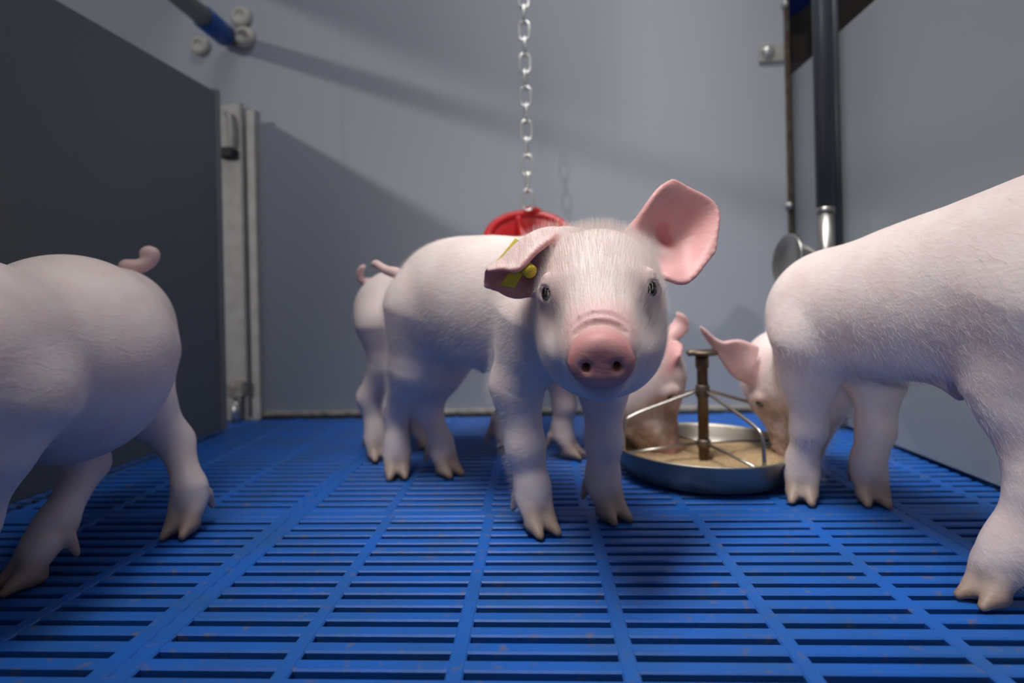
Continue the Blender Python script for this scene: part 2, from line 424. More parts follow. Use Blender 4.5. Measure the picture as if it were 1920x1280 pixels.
def body_object(name, B, material, parent, dirt_shade=(), blush=(), face=None):
    V, Fq = B.mesh()
    for it in range(2):                                                # light relaxation of the net
        acc = np.zeros_like(V); cnt = np.zeros(len(V))
        for i in range(4):
            a, b = Fq[:, i], Fq[:, (i+1) % 4]
            for c in range(3): acc[:, c] += np.bincount(a, V[b, c], len(V)) + np.bincount(b, V[a, c], len(V))
            cnt += np.bincount(a, minlength=len(V)) + np.bincount(b, minlength=len(V))
        V = V * 0.5 + 0.5 * acc / np.maximum(cnt, 1)[:, None]
    me = bpy.data.meshes.new(name)
    me.vertices.add(len(V)); me.vertices.foreach_set('co', V.astype(np.float32).ravel())
    me.loops.add(Fq.size); me.loops.foreach_set('vertex_index', Fq.astype(np.int32).ravel())
    me.polygons.add(len(Fq)); me.polygons.foreach_set('loop_start', np.arange(0, Fq.size, 4, dtype=np.int32))
    me.polygons.foreach_set('use_smooth', np.ones(len(Fq), bool)); me.update(calc_edges=True); me.validate()
    nv = np.zeros(len(V) * 3, np.float32); me.vertices.foreach_get('normal', nv); nv = nv.reshape(-1, 3)
    best = np.full(len(V), 1e9); colr = np.zeros((len(V), 3))
    wsum = np.full(len(V), 1e-6)
    for q in B.p:
        if q[7] and q[6] is None: continue
        l, h = B.bbox(q); near = ((V > l - 0.02) & (V < h + 0.02)).all(1)
        if not near.any(): continue
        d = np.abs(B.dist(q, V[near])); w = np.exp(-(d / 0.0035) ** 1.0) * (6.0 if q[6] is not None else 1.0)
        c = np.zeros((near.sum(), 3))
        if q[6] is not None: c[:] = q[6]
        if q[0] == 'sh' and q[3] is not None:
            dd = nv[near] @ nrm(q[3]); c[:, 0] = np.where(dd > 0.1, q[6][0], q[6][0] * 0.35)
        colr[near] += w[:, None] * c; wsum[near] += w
    colr /= wsum[:, None]
    colr[:, 1] = np.maximum(colr[:, 1], np.clip((0.021 - V[:, 2]) / 0.012, 0, 1) * 0.85)      # horn
    colr[:, 2] = np.maximum(colr[:, 2], np.clip((0.045 - V[:, 2]) / 0.05, 0, 1) * 0.55)
    for c, r, amt in blush:
        d = np.linalg.norm(V - np.asarray(c), axis=1); colr[:, 0] = np.maximum(colr[:, 0], amt * np.clip((r - d) / (0.7 * r), 0, 1))
    for c, r, amt in dirt_shade:
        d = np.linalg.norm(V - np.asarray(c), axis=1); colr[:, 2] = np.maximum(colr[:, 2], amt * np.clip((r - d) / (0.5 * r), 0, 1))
    at_ = me.color_attributes.new('zones', 'FLOAT_COLOR', 'POINT')
    at_.data.foreach_set('color', np.concatenate([colr, np.ones((len(V), 1))], 1).astype(np.float32).ravel())
    o = bpy.data.objects.new(name, me); COL.objects.link(o); me.materials.append(material); me.materials.append(M_FUR)
    o.parent = parent; o.matrix_parent_inverse = parent.matrix_world.inverted()
    bare = np.clip(colr[:, 0] * 1.15 + colr[:, 1] * 1.4, 0, 1)
    onface = np.zeros(len(V)) if face is None else np.clip((0.115 - np.linalg.norm(V - face[0], axis=1)) / 0.02, 0, 1) * np.clip(((V - face[0]) @ face[1] + 0.075) / 0.02, 0, 1)
    for gn, wt in (('coat', (1 - bare) * (1 - onface)), ('face_hair', (1 - bare) * onface)):
        g = o.vertex_groups.new(name=gn)
        for lv in range(5):                                            # hair length in five steps
            ids = np.nonzero((np.floor(wt * 4.99) == lv))[0]
            if len(ids): g.add([int(i) for i in ids], lv / 4, 'REPLACE')
    return o

def fur(o, count, group, sweep, seed=1):
    md = o.modifiers.new('fur', 'PARTICLE_SYSTEM'); ps = md.particle_system; st = ps.settings; ps.seed = seed
    st.type = 'HAIR'; st.count = count; st.hair_length = 0.008; st.hair_step = 3; st.render_step = 3
    st.normal_factor = 0.0008; st.tangent_factor = 0.0; st.object_align_factor = sweep; st.factor_random = 0.0006
    st.use_advanced_hair = True; st.material_slot = M_FUR.name
    st.root_radius = 0.080; st.tip_radius = 0.025; st.radius_scale = 0.001
    st.brownian_factor = 0.0006
    ps.vertex_group_length = group; ps.vertex_group_density = group
    st.use_modifier_stack = False

PINK = (0.85, 0, 0); 
def head(B, O, M, s=1.0, jaw=True):
    """head in its own frame: f to the snout, l to the piglet's left, u up; O lies between the eyes"""
    def P(f, l, u): return np.asarray(O) + s * (M @ np.array([f, l, u]))
    R = lambda *r: np.array(r) * s
    B.el(P(-.062, 0, .011), R(.062, .055, .051), M, .02)
    B.el(P(-.030, 0, .004), R(.032, .042, .040), M, .02)
    for q in (-1, 1):
        B.el(P(-.047, .024*q, -.040), R(.050, .033, .046), M, .025)
        B.el(P(-.014, .024*q, .012), R(.016, .014, .010), M, .014)         # brow
        B.el(P(-.004, .020*q, -.030), R(.030, .022, .022), M, .018)        # cheek pad above the mouth
    B.rc(P(-.020, 0, -.022), P(.040, 0, -.044), .038*s, .0250*s, .022)
    for q in (-1, 1): B.rc(P(.005, .016*q, -.044), P(.036, .011*q, -.050), .022*s, .015*s, .014)
    B.rc(P(.034, 0, -.039), P(.057, 0, -.049), .0235*s, .0205*s, .008, (.25, 0, 0))
    B.rc(P(-.045, 0, -.058), P(.028, 0, -.070), .037*s, .017*s, .018)
    B.rc(P(.018, 0, -.070), P(.036, 0, -.0745), .011*s, .0075*s, .008)
    B.el(P(-.014, 0, -.008), R(.026, .036, .030), M, .02)
    for f, r, u0 in ((.0505, .0245, -.0455), (.0425, .0278, -.0425)):         # wrinkles over the snout
        pts = [P(f - .003*abs(math.sin(a)), r*math.sin(a), u0 + r*math.cos(a)*.92) for a in np.linspace(-1.0, 1.0, 9)]
        tp = [.0042*s*(.25 + .75*math.cos(1.35*a)) for a in np.linspace(-1.0, 1.0, 9)]
        for i in range(8): B.rc(pts[i], pts[i+1], tp[i], tp[i+1], .003, (.40, 0, 0))
    t = math.radians(-12); fx = M @ np.array([math.cos(t), 0, math.sin(t)]); MD = frame(fx, M[:, 2])
    def D(f, l, u): return P(.0635, 0, -.0515) + s * (MD @ np.array([f, l, u]))
    B.el(D(0, 0, -.001), R(.0095, .0246, .0205), MD, .004, (1.0, 0, 0))
    B.el(D(0, 0, .008), R(.0085, .0185, .0140), MD, .004, (1.0, 0, 0))
    B.el(D(-.004, 0, 0), R(.0085, .0232, .0205), MD, .004, (1.0, 0, 0))
    B.el(D(.0130, 0, .000), R(.0045, .019, .0150), MD, .006, None, True)
    holes = []; B.eyes = []
    for q in (-1, 1):
        holes.append((D(.004, .0110*q, -.0020), R(.017, .0030, .0036), MD, .003, (.9, 0, 1.0)))  # nostril walls painted dark for the shade inside them
        # eye: lid swelling, creases over it, opening
        di = M @ np.array([.74, .67*q, .02]); ME = frame(di, M[:, 2])
        E = B.surface(P(-.024, .0335*q, .001), di); B.eyes.append((E, ME, s))
        def e(a, b, c): return E + s * (ME @ np.array([a, b, c]))
        B.el(e(-.0055, 0, .001), R(.0085, .0150, .0125), ME, .008, (.22, 0, .10))
        for w, h, o_, r_, cc in ((.0098, .0082, .0014, .0018, (.25, 0, .30)), (.0135, .0150, -.0005, .0022, (.20, 0, 0))):
            arc = [e(o_ - w*.62*abs(math.cos(a)), w*math.cos(a), h*math.sin(a)) for a in np.linspace(.3, math.pi - .3, 9)]
            for i in range(8): B.rc(arc[i], arc[i+1], r_*s, r_*s, .0035, cc)
        arc = [e(.0006 - .003*abs(math.cos(a)), .0098*math.cos(a), -.0072*math.sin(a)) for a in np.linspace(.3, math.pi - .3, 9)]
        for i in range(8): B.rc(arc[i], arc[i+1], .0012*s, .0012*s, .0035, (.25, 0, .30))
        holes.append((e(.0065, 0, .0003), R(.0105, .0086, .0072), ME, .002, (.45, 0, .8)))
    for f, r, u0 in ((.0553, .0258, -.0470), (.0462, .0300, -.0430)):         # creases between them
        pts = [P(f - .003*abs(math.sin(a)), r*math.sin(a), u0 + r*math.cos(a)*.92) for a in np.linspace(-.85, .85, 9)]
        for i in range(8): B.rc(pts[i], pts[i+1], .0024*s, .0024*s, .0030, (.6, 0, .10), True)
    for q in (-1, 1): B.el(P(.010, .050*q, -.024), R(.022, .014, .015), M, .022, None, True)     # hollow under the eye
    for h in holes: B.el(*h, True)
    return P

def eyes(B, parent):
    for E, ME, s in B.eyes:
        b = MB(); c = E + s * (ME @ np.array([-.0062, 0, 0])); r = .0088 * s; n = 24
        prof = [(r * math.sin(a), -r * math.cos(a)) for a in np.linspace(0.02, math.pi - 0.02, 16)]
        b.lathe(prof, c, n, ME[:, 0]); eo = b.build('eye', M_EYE, parent); tag(eo, 'dark glossy eye')
        lb = MB()
        for i in range(6):
            a = .45 + (math.pi - .9) * i / 5
            p0 = E + s * (ME @ np.array([.0020, .0085*math.cos(a), .0066*math.sin(a)]))
            p1 = p0 + s * (ME @ np.array([.0045, .0025*math.cos(a), -.0005])); p2 = p0 + s * (ME @ np.array([.0062, .0045*math.cos(a), -.0050 - .001*(i % 3)]))
            lb.tube([p0, p1, p2], [.00010*s, .00008*s, .00005*s], 5, smooth=3)
        lb.build('eyelashes', M_LASH, parent)

def foot(B, p, d, s=1.0, splay=.0072):
    """cloven foot at floor point p pointing along d: two toes and two dew claws"""
    d = nrm([d[0], d[1], 0]); n = np.array([-d[1], d[0], 0]); p = np.array([p[0], p[1], 0.])
    up = np.array([0, 0, 1.])
    for q in (-1, 1):
        a = p + n*q*.0085*s + up*.034*s - d*.004*s
        b = p + n*q*(splay+.001)*s + up*.0125*s + d*.012*s; c = p + n*q*(splay+.0035)*s + up*.0054*s + d*.029*s
        B.rc(a, b, .0120*s, .0098*s, .006); B.rc(b, c, .0098*s, .0046*s, .0025, (0, .7, 0))
        B.rc(b - up*.002*s, b - d*.010*s - up*.004*s, .0085*s, .0078*s, .004, (0, .8, 0))
        w = p - d*.020*s + n*q*.012*s
        B.rc(w + up*.036*s, w - d*.006*s + n*q*.003*s + up*.018*s, .0068*s, .0036*s, .004, (0, .55, 0))

def leg(B, top, j1, j2, f, d, r=(.045, .030, .0185, .0160, .0175), k=.016, s=1.0, fet=None):
    r = [r[0], r[1]] + [q * .88 for q in r[2:]]
    """top joint, elbow or stifle, knee or hock, foot point f on the floor, toe direction d"""
    d = nrm([d[0], d[1], 0]); f = np.array([f[0], f[1], 0.])
    ft = f + np.array([0, 0, .046*s]) - d*.006*s if fet is None else np.asarray(fet, float)
    pts = [np.asarray(top, float), np.asarray(j1, float), np.asarray(j2, float), ft, f + np.array([0, 0, .030*s]) - d*.001*s]
    B.chain(pts, r, k); foot(B, f, d, s)

def tail(B, pts, r=(.0075, .0048, .0040, .0034, .0028)):
    P, R = spline([np.asarray(p, float) for p in pts], r, 4)
    for i in range(len(P) - 1): B.rc(P[i], P[i+1], R[i], R[i+1], .005, (.35, 0, 0))

def lerp(a, b, t): return np.asarray(a) * (1 - t) + np.asarray(b) * t
Z = lambda p, z: np.array([p[0], p[1], z])

# ---- the piglet that looks into the camera
def main_pig():
    root = empty('piglet', (-0.06, 0.72, 0)); B = Body(0.0021)
    d = nrm([.215, -.20, 0]); n = np.array([-d[1], d[0], 0]); MT = frame(d)      # n points to its left
    hip = np.array([-.128, .782, .262]); sh = np.array([.030, .638, .252])
    B.el(hip, (.082, .066, .076), MT, .03)
    B.el(lerp(hip, sh, .30) + [0, 0, -.004], (.085, .072, .083), MT, .04)
    B.el(lerp(hip, sh, .62) + [0, 0, -.010], (.085, .073, .084), MT, .04)
    B.el(sh + [0, 0, 0], (.070, .066, .083), MT, .04)
    B.rc(sh + d*.02 + [0, 0, -.035], sh + d*.055 + [0, 0, -.030], .048, .040, .03)    # brisket
    # head
    O = at(1122, 549, .475); fd = nrm([-.11, -1, 0.0]); M = frame(fd, (-.02, 0, 1))
    P = head(B, O, M)
    B.rc(sh + d*.02 + [0, 0, .006], P(-.070, .0, -.020), .058, .048, .03)
    B.rc(sh + d*.03 + [0, 0, -.02], P(-.060, .0, -.050), .050, .038, .03)
    # fore legs
    toe = nrm([.22, -1, 0])
    fr = np.array([-.007, .618, 0]); fl_ = np.array([.075, .655, 0])
    leg(B, sh - n*.040 + [0, 0, -.025], np.array([-.025, .622, .160]), np.array([-.017, .622, .092]), fr, nrm([.55, -1, 0]), (.050, .0275, .0220, .0195, .0180))
    leg(B, sh + n*.036 + d*.012 + [0, 0, -.030], np.array([.074, .655, .155]), np.array([.074, .657, .088]), fl_, nrm([.55, -1, 0]), (.048, .028, .0215, .0195, .0180))
    # hind legs
    hr = np.array([-.212, .818, 0]); hl = np.array([-.143, .822, 0])
    leg(B, hip - n*.026 - d*.012 + [0, 0, -.02], np.array([-.172, .782, .165]), np.array([-.213, .828, .095]), hr, nrm([.25, -1, 0]), (.060, .037, .0200, .0175, .0175))
    leg(B, hip + n*.030 + d*.010 + [0, 0, -.03], np.array([-.146, .815, .158]), np.array([-.168, .838, .096]), hl, nrm([1.0, -1, 0]), (.056, .036, .0205, .0170, .0175))
    # belly teats
    for t in (.42, .54, .66, .78):
        c = lerp(hip, sh, t) + np.array([0, 0, -.088]) - n*.014; B.rc(c, c - [0, 0, .006], .0045, .003, .004, (.5, 0, 0))
    tail(B, [at(745, 512, .81), at(726, 507, .815), at(714, 500, .82), at(705, 494, .825), at(701, 497, .83)])
    # raised left ear, cupped towards the camera
    g = [[(1180,440,.550),(1202,458,.566),(1222,478,.570),(1238,500,.548)],
         [(1207,398,.541),(1236,422,.562),(1258,462,.568),(1254,521,.533)],
         [(1236,356,.541),(1276,388,.558),(1302,440,.564),(1291,526,.532)],
         [(1262,338,.549),(1288,352,.553),(1344,390,.552),(1340,470,.541)]]
    ear_l = [[at(*q) for q in r] for r in g]
    B.sheet(ear_l, .0042, .0021, .010, (.72, 0, 0), (-.25, -1, .1))
    B.rc(at(1196,446,.557), at(1236,486,.562), .012, .012, .014)
    # right ear folded outward over the tag
    g = [[(1026,452,.512),(1040,442,.532),(1018,490,.554),(1008,538,.540)],
         [(1000,474,.502),(1010,436,.524),(1000,500,.552),(992,551,.537)],
         [(972,504,.498),(972,459,.522),(965,512,.546),(960,554,.532)],
         [(942,503,.503),(941,489,.519),(935,520,.536),(935,543,.529)],
         [(917,508,.508),(914,505,.514),(911,520,.521),(911,537,.523)]]
    ear_r = [[at(*q) for q in r] for r in g]
    B.sheet(ear_r, .0040, .0022, .008, (.75, 0, 0), (.2, -.5, -.9))
    B.rc(at(1040,452,.535), at(1018,500,.548), .012, .012, .014)
    o = body_object('body', B, SK_MAIN, root, blush=[(at(1238,432,.564), .024, .95), (at(1244,455,.567), .026, 1.0), (at(1252,478,.566), .022, .8), (at(1268,430,.566), .026, .55), (at(985,505,.545), .030, .8), (P(.045, 0, -.03), .022, .35)], face=(P(-.02, 0, -.02), M[:, 0]))
    fur(o, 42000, 'coat', (-.0013, .0013, -.0008)); fur(o, 28000, 'face_hair', (0, -.0003, .0020), 2)
    eyes(B, root)
    # two-piece tag through the folded ear
    t = empty('ear_tag', at(968, 508, .515)); t.parent = root; t.matrix_parent_inverse = root.matrix_world.inverted(); tag(t, 'yellow plastic ear tag')
    def plate(name, corners, thick):
        c = [at(*q) for q in corners]; nn = nrm(np.cross(c[1]-c[0], c[3]-c[0])) * thick / 2
        b = MB(); b.add([p - nn for p in c] + [p + nn for p in c], [(0,1,2,3),(7,6,5,4)] + [(i,(i+1)%4,4+(i+1)%4,4+i) for i in range(4)])
        return b.build(name, M_YEL, t, smooth=False, bevel=.0006)
    plate('tag_plate', [(930,490,.534),(966,446,.547),(980,456,.547),(944,502,.534)], .0016)
    plate('tag_flag', [(938,534,.510),(962,500,.507),(985,506,.507),(964,540,.510)], .0018)
    b = MB(); b.lathe([(.0055,0),(.0064,.002),(.0064,.013),(.0052,.015)], at(982,499,.512), 20, at(1004,516,.496) - at(984,500,.512)); b.build('tag_stud', M_YEL, t)
    tag(root, 'white pink piglet in front, staring at the camera, right ear folded with a yellow tag', 'pig', 'piglets in the pen')
    return root

# ---- the piglet behind it, standing sideways with its head down in the feed pan
def eating_pig():
    root = empty('piglet', (-0.10, 0.93, 0)); B = Body(0.003)
    d = np.array([1., 0, 0]); n = np.array([0, 1., 0]); MT = frame(d)
    hip = np.array([-.235, .935, .238]); sh = np.array([.030, .930, .212])
    B.el(hip, (.075, .062, .074), MT, .03)
    B.el(lerp(hip, sh, .33), (.085, .070, .080), MT, .04); B.el(lerp(hip, sh, .66), (.085, .070, .080), MT, .04)
    B.el(sh, (.072, .064, .078), MT, .04)
    O = at(1253, 750, .865); M = frame((.62, -.06, -.78), (.78, 0, .62)); P = head(B, O, M, .98)
    B.rc(sh + [.03, 0, .0], P(-.07, 0, -.01), .060, .050, .035)
    leg(B, sh + [0, -.036, -.03], (.030, .905, .150), (.040, .905, .085), (.040, .905), (1, -.5), (.046, .029, .019, .0165, .0175))
    leg(B, sh + [-.02, .036, -.03], (-.050, .965, .150), (-.055, .965, .085), (-.062, .945), (1, -.3), (.046, .029, .019, .0165, .0175))
    leg(B, hip + [-.005, -.030, -.02], (-.238, .905, .160), (-.282, .915, .100), (-.268, .908), (.6, -1), (.056, .036, .0200, .017, .0175))
    leg(B, hip + [-.005, .030, -.02], (-.190, .965, .160), (-.222, .975, .100), (-.205, .965), (1, -.3), (.056, .036, .0200, .017, .0175))
    tail(B, [at(700,530,.955), at(684,528,.955), at(674,520,.95), at(676,506,.945), at(683,499,.945)])
    e = [[(1212,668,.845),(1225,672,.835),(1236,682,.830),(1240,700,.826)],
         [(1238,650,.850),(1248,655,.838),(1256,664,.830),(1258,682,.824)],
         [(1268,640,.850),(1274,644,.838),(1279,650,.830),(1276,666,.822)]]
    B.sheet([[at(*q) for q in r] for r in e], .004, .0025, .008, (.8, 0, 0), (.2, -1, -.2))
    e = [[(1205,668,.885),(1222,660,.880),(1240,668,.880)],
         [(1238,630,.885),(1252,634,.876),(1264,642,.876)],
         [(1266,602,.885),(1278,610,.876),(1288,618,.876)],
         [(1270,586,.876),(1282,592,.870),(1290,602,.872)]]
    B.sheet([[at(*q) for q in r] for r in e], .004, .0025, .008, (.55, 0, 0), (.5, -1, .2))
    o = body_object('body', B, SK_MAIN, root, dirt_shade=[(P(.035, 0, -.05), .105, .75)])  # brown lower face: dried feed, made stronger to paint in its shade
    eyes(B, root)
    t = empty('ear_tag', at(1238, 690, .822)); t.parent = root; t.matrix_parent_inverse = root.matrix_world.inverted(); tag(t, 'yellow plastic ear tag')
    b = MB(); c = [at(1226,700,.822), at(1252,680,.818), at(1256,686,.818), at(1232,706,.822)]; nn = nrm(np.cross(c[1]-c[0], c[3]-c[0])) * .001
    b.add([p - nn for p in c] + [p + nn for p in c], [(0,1,2,3),(7,6,5,4)] + [(i,(i+1)%4,4+(i+1)%4,4+i) for i in range(4)]); b.build('tag_plate', M_YEL, t, smooth=False)
    tag(root, 'piglet standing behind the staring one, its dirty face down in the steel pan', 'pig', 'piglets in the pen')

# ---- the piglet on the right, rump to the camera, eating from the pan
def right_pig():
    root = empty('piglet', (0.38, 0.60, 0)); B = Body(0.0026)
    hip = np.array([.425, .455, .268]); sh = np.array([.350, .680, .232]); d = nrm((sh - hip) * [1, 1, 0]); n = np.array([-d[1], d[0], 0]); MT = frame(sh - hip)
    B.el(hip, (.080, .070, .084), MT, .03)
    B.el(lerp(hip, sh, .33) + [0, 0, -.005], (.085, .074, .083), MT, .04); B.el(lerp(hip, sh, .66) + [0, 0, -.004], (.080, .072, .078), MT, .04)
    B.el(sh, (.066, .066, .074), MT, .04)
    O = at(1446, 768, .84); M = frame((-.27, .14, -.95), (-.66, .70, .27)); P = head(B, O, M, .98)
    B.rc(sh + d*.02 + [0, 0, -.01], P(-.045, 0, -.04), .056, .042, .03)
    leg(B, sh + n*.030 + [0, 0, -.03], (.325, .690, .155), (.328, .700, .090), (.322, .708), (-.45, -.9), (.046, .030, .0205, .018, .0185))
    leg(B, sh - n*.036 + [0, 0, -.03], (.412, .705, .150), (.410, .705, .085), (.399, .700), (-.25, -1), (.046, .030, .0215, .019, .0185))
    leg(B, hip + n*.016 + [0, -.003, -.03], (.402, .470, .170), (.398, .455, .098), (.364, .470), (-1, -.30), (.064, .040, .0250, .0175, .0155), k=.03, fet=(.378, .466, .046), s=.88)
    leg(B, hip - n*.034 + [0, 0, -.03], (.470, .470, .175), (.495, .440, .098), (.475, .465), (-.2, 1), (.062, .042, .0215, .018, .0185))
    tail(B, [hip + [.02, -.075, .05], hip + [.022, -.09, .05], hip + [.03, -.10, .035], hip + [.02, -.105, .02], hip + [.01, -.10, .03]])
    B.rc((.384, .556, .178), (.388, .536, .156), .013, .0055, .010, (.3, 0, .2))
    e = [[(1418,652,.800),(1410,690,.800),(1404,716,.812)],
         [(1384,640,.795),(1380,672,.805),(1376,702,.812)],
         [(1350,642,.795),(1350,655,.803),(1352,670,.806)],
         [(1314,613,.795),(1315,618,.798),(1318,624,.800)]]
    B.sheet([[at(*q) for q in r] for r in e], .0042, .0025, .010, (.5, 0, 0), (-.3, -1, -.2))
    o = body_object('body', B, SK_MAIN, root, dirt_shade=[(P(.035, 0, -.05), .105, .75)])
    fur(o, 30000, 'coat', (.0004, -.0018, -.0009), 3)
    eyes(B, root)
    tag(root, 'piglet at the right edge, rump to the camera and head bent into the steel pan', 'pig', 'piglets in the pen')

# ---- the piglet on the left, cut by the frame, curly tail towards the wall
def left_pig():
    root = empty('piglet', (-0.46, 0.55, 0)); B = Body(0.003)
    hip = np.array([-.512, .655, .225]); mid = np.array([-.472, .540, .205]); sh = np.array([-.455, .420, .212]); d = np.array([.03, -1., 0]); n = np.array([1., .03, 0]); MT = frame(d)
    B.el(hip, (.080, .060, .080), MT, .03); B.el(mid, (.090, .098, .104), MT, .018); B.el(sh, (.085, .074, .085), MT, .04)
    O = np.array([-.50, .235, .255]); M = frame((-.3, -1, -.15)); P = head(B, O, M)
    B.rc(sh + d*.03, P(-.07, 0, -.01), .062, .052, .035)
    leg(B, hip + n*.018 + [0, 0, -.03], (-.470, .630, .150), (-.434, .648, .095), (-.402, .618), (.05, -1), (.054, .038, .0200, .0175, .0175))
    leg(B, hip - n*.030 + [0, -.02, -.03], (-.500, .570, .140), (-.482, .575, .090), (-.472, .502), (-.45, -1), (.058, .036, .0200, .0175, .0175), fet=(-.470, .520, .046))
    leg(B, sh + n*.034 + [0, 0, -.03], (-.428, .412, .150), (-.450, .418, .085), (-.482, .395), (-.3, -1), (.050, .032, .0205, .0175, .0175))
    leg(B, sh - n*.058 + [0, 0, -.03], (-.535, .395, .150), (-.535, .405, .085), (-.535, .395), (0, -1), (.050, .032, .0205, .0175, .0175))
    tail(B, [at(236,500,.715), at(262,500,.72), at(282,490,.725), at(288,475,.725), at(276,471,.725), at(270,478,.722)], (.009, .007, .006, .0055, .005, .004))
    for q in (-1, 1):
        e = [[P(-.075, .040*q, .035), P(-.070, .050*q, .015)], [P(-.065, .075*q, .065), P(-.055, .085*q, .03)], [P(-.05, .10*q, .075), P(-.045, .105*q, .06)]]
        B.sheet(e, .004, .0025, .008, (.6, 0, 0), M[:, 0])
    body_object('body', B, SK_MAIN, root)
    eyes(B, root)
    tag(root, 'piglet at the left edge by the shaded pen gate, curly tail raised', 'pig', 'piglets in the pen')

main_pig(); eating_pig(); right_pig(); left_pig()

# ------------------------------------------------------------------ feed pan
def feed_pan():
    c = np.array([.236, .822, 0.]); root = empty('feed_pan', c); R = .128
    prof = [(.0, .003), (.104, .003), (.112, .006), (.122, .026), (R, .040), (R+.0018, .0425), (R+.0012, .0445), (R-.001, .0445), (R-.0028, .041), (.1195, .0265), (.110, .008), (.103, .0052), (.0, .0052)]
    b = MB(); b.lathe([(max(r, .0005), z) for r, z in prof], c, 96); b.build('bowl', M_PAN, root)
    b = MB(); b.lathe([(.0005, .176), (.0215, .176), (.0225, .173), (.0215, .170), (.0005, .170)], c, 24)
    b.tube([c + [-.022, -.012, .1735], c + [.022, .012, .1735]], .0042, 10); b.build('hand_nut', M_RUST, root)
    b = MB(); b.lathe([(.0075, .005), (.0075, .150), (.0095, .152), (.0095, .170), (.0005, .170)], c, 24); b.lathe([(.0088, .109), (.0098, .111), (.0098, .125), (.0088, .127)], c, 24); b.lathe([(.0088, .036), (.0095, .038), (.0095, .046), (.0088, .048)], c, 24)
    b.build('post', M_RUST, root)
    for k in range(4):
        a = math.radians((-70, 22, 110, 190)[k]); u = np.array([math.cos(a), math.sin(a), 0])
        pts = [c + u*.008 + [0,0,.118], c + u*.06 + [0,0,.102], c + u*.103 + [0,0,.088], c + u*.1175 + [0,0,.076], c + u*.1205 + [0,0,.036]]
        b = MB(); b.tube(pts, .0026, 10, smooth=5); b.tube([c + u*.008 + [0,0,.043], c + u*.118 + [0,0,.034]], .0022, 8)
        b.build('divider_rod', M_STEEL, root)
    tag(root, 'round steel feed pan with a rod divider on the blue floor', 'feeder')
    # meal in the pan: a bumpy heap
    v = []; f = []; nr, na = 16, 64
    for i in range(nr + 1):
        r = .1165 * i / nr
        for k in range(na):
            a = 2*math.pi*k/na; z = .0215 + .004*math.sin(3*a+1)*(r/.11) + .0016*rng.uniform(-1, 1) - .004*(1 - r/.11)
            v.append(c + [r*math.cos(a), r*math.sin(a), z])
    for i in range(nr):
        for k in range(na): f.append((i*na+k, i*na+(k+1) % na, (i+1)*na+(k+1) % na, (i+1)*na+k))
    o = link('feed', v, f, M_FEED); tag(o, 'coarse brown feed meal lying in the steel pan', 'feed', None, 'stuff')
feed_pan()

# ------------------------------------------------------------------ chain and red toy
def chain_toy():
    top = np.array([-.0145, 1.14, 1.16]); bot = np.array([-.0135, 1.03, .425])
    root = empty('hanging_chain', top)
    ax = nrm(bot - top); L = np.linalg.norm(bot - top); pitch = .0305; n = int(L / pitch)
    side = nrm(np.cross(ax, (0, 1, 0))); fr = np.cross(side, ax)
    def link_mb(c, w):
        b = MB(); hl, hw, r = .0200, .0098, .0023; pts = []
        for q, a0 in ((1, 0), (-1, math.pi)):
            for a in np.linspace(a0, a0 + math.pi, 7): pts.append(c + ax * (q * (hl - hw) * -1 * -1) * 1.0 + ax * hw * math.sin(a) + w * hw * math.cos(a))
        b.tube(pts, r, 8, closed=True); return b
    for i in range(n + 1):
        c = bot - ax * (pitch * .5 + .0340 * i)
        if c[2] > 1.02: break
        tw = math.radians(8 * math.sin(i * 1.7)); w = (side if i % 2 == 0 else fr) * math.cos(tw) + (fr if i % 2 == 0 else -side) * math.sin(tw)
        link_mb(c, w).build('chain_link', M_ZINC, root)
    tag(root, 'zinc link chain hanging in front of the grey back wall', 'chain')
    # red plastic toy: tilted open ring with a dished centre
    c = np.array([-.012, 1.03, .368]); axis = nrm([.06, -.70, .71]); t = empty('pig_toy', c)
    b = MB(); R = .077
    b.lathe([(R + .009*math.cos(a), .009*math.sin(a)) for a in np.linspace(0, 2*math.pi, 14)[:-1]], c, 64, axis, closed=True); b.build('rim', M_RED, t)
    b = MB(); b.lathe([(.003, -.044), (.034, -.044), (.056, -.034), (.074, -.006), (.076, .002), (.070, .003), (.052, -.028), (.032, -.038), (.003, -.038)], c, 64, axis); b.build('dish', M_RED, t)
    u = nrm(np.cross(axis, (1, 0, 0))); w = np.cross(axis, u)
    for k in range(5):
        a = math.radians(90 + 72*k); dd = u*math.cos(a) + w*math.sin(a)
        b = MB(); b.tube([c + dd*.012 - axis*.022, c + dd*.045 - axis*.018, c + dd*.072 + axis*.0], [.010, .008, .007], 10, smooth=4); b.build('spoke', M_RED, t)
    b = MB(); b.lathe([(.002, .004), (.012, .002), (.016, -.008), (.016, -.022), (.002, -.024)], c, 32, axis); b.build('hub', M_RED, t)
    b = MB(); lug = c - nrm(u)*0 + np.array([0.004, .050, .053])
    b.tube([lug + [-.018, .004, .003], lug + [0, 0, .008], lug + [.018, .004, .003]], [.006, .009, .006], 12, smooth=4); b.build('lug', M_RED, t)
    tag(t, 'red round plastic toy hanging from the chain behind the staring piglet', 'toy')
chain_toy()

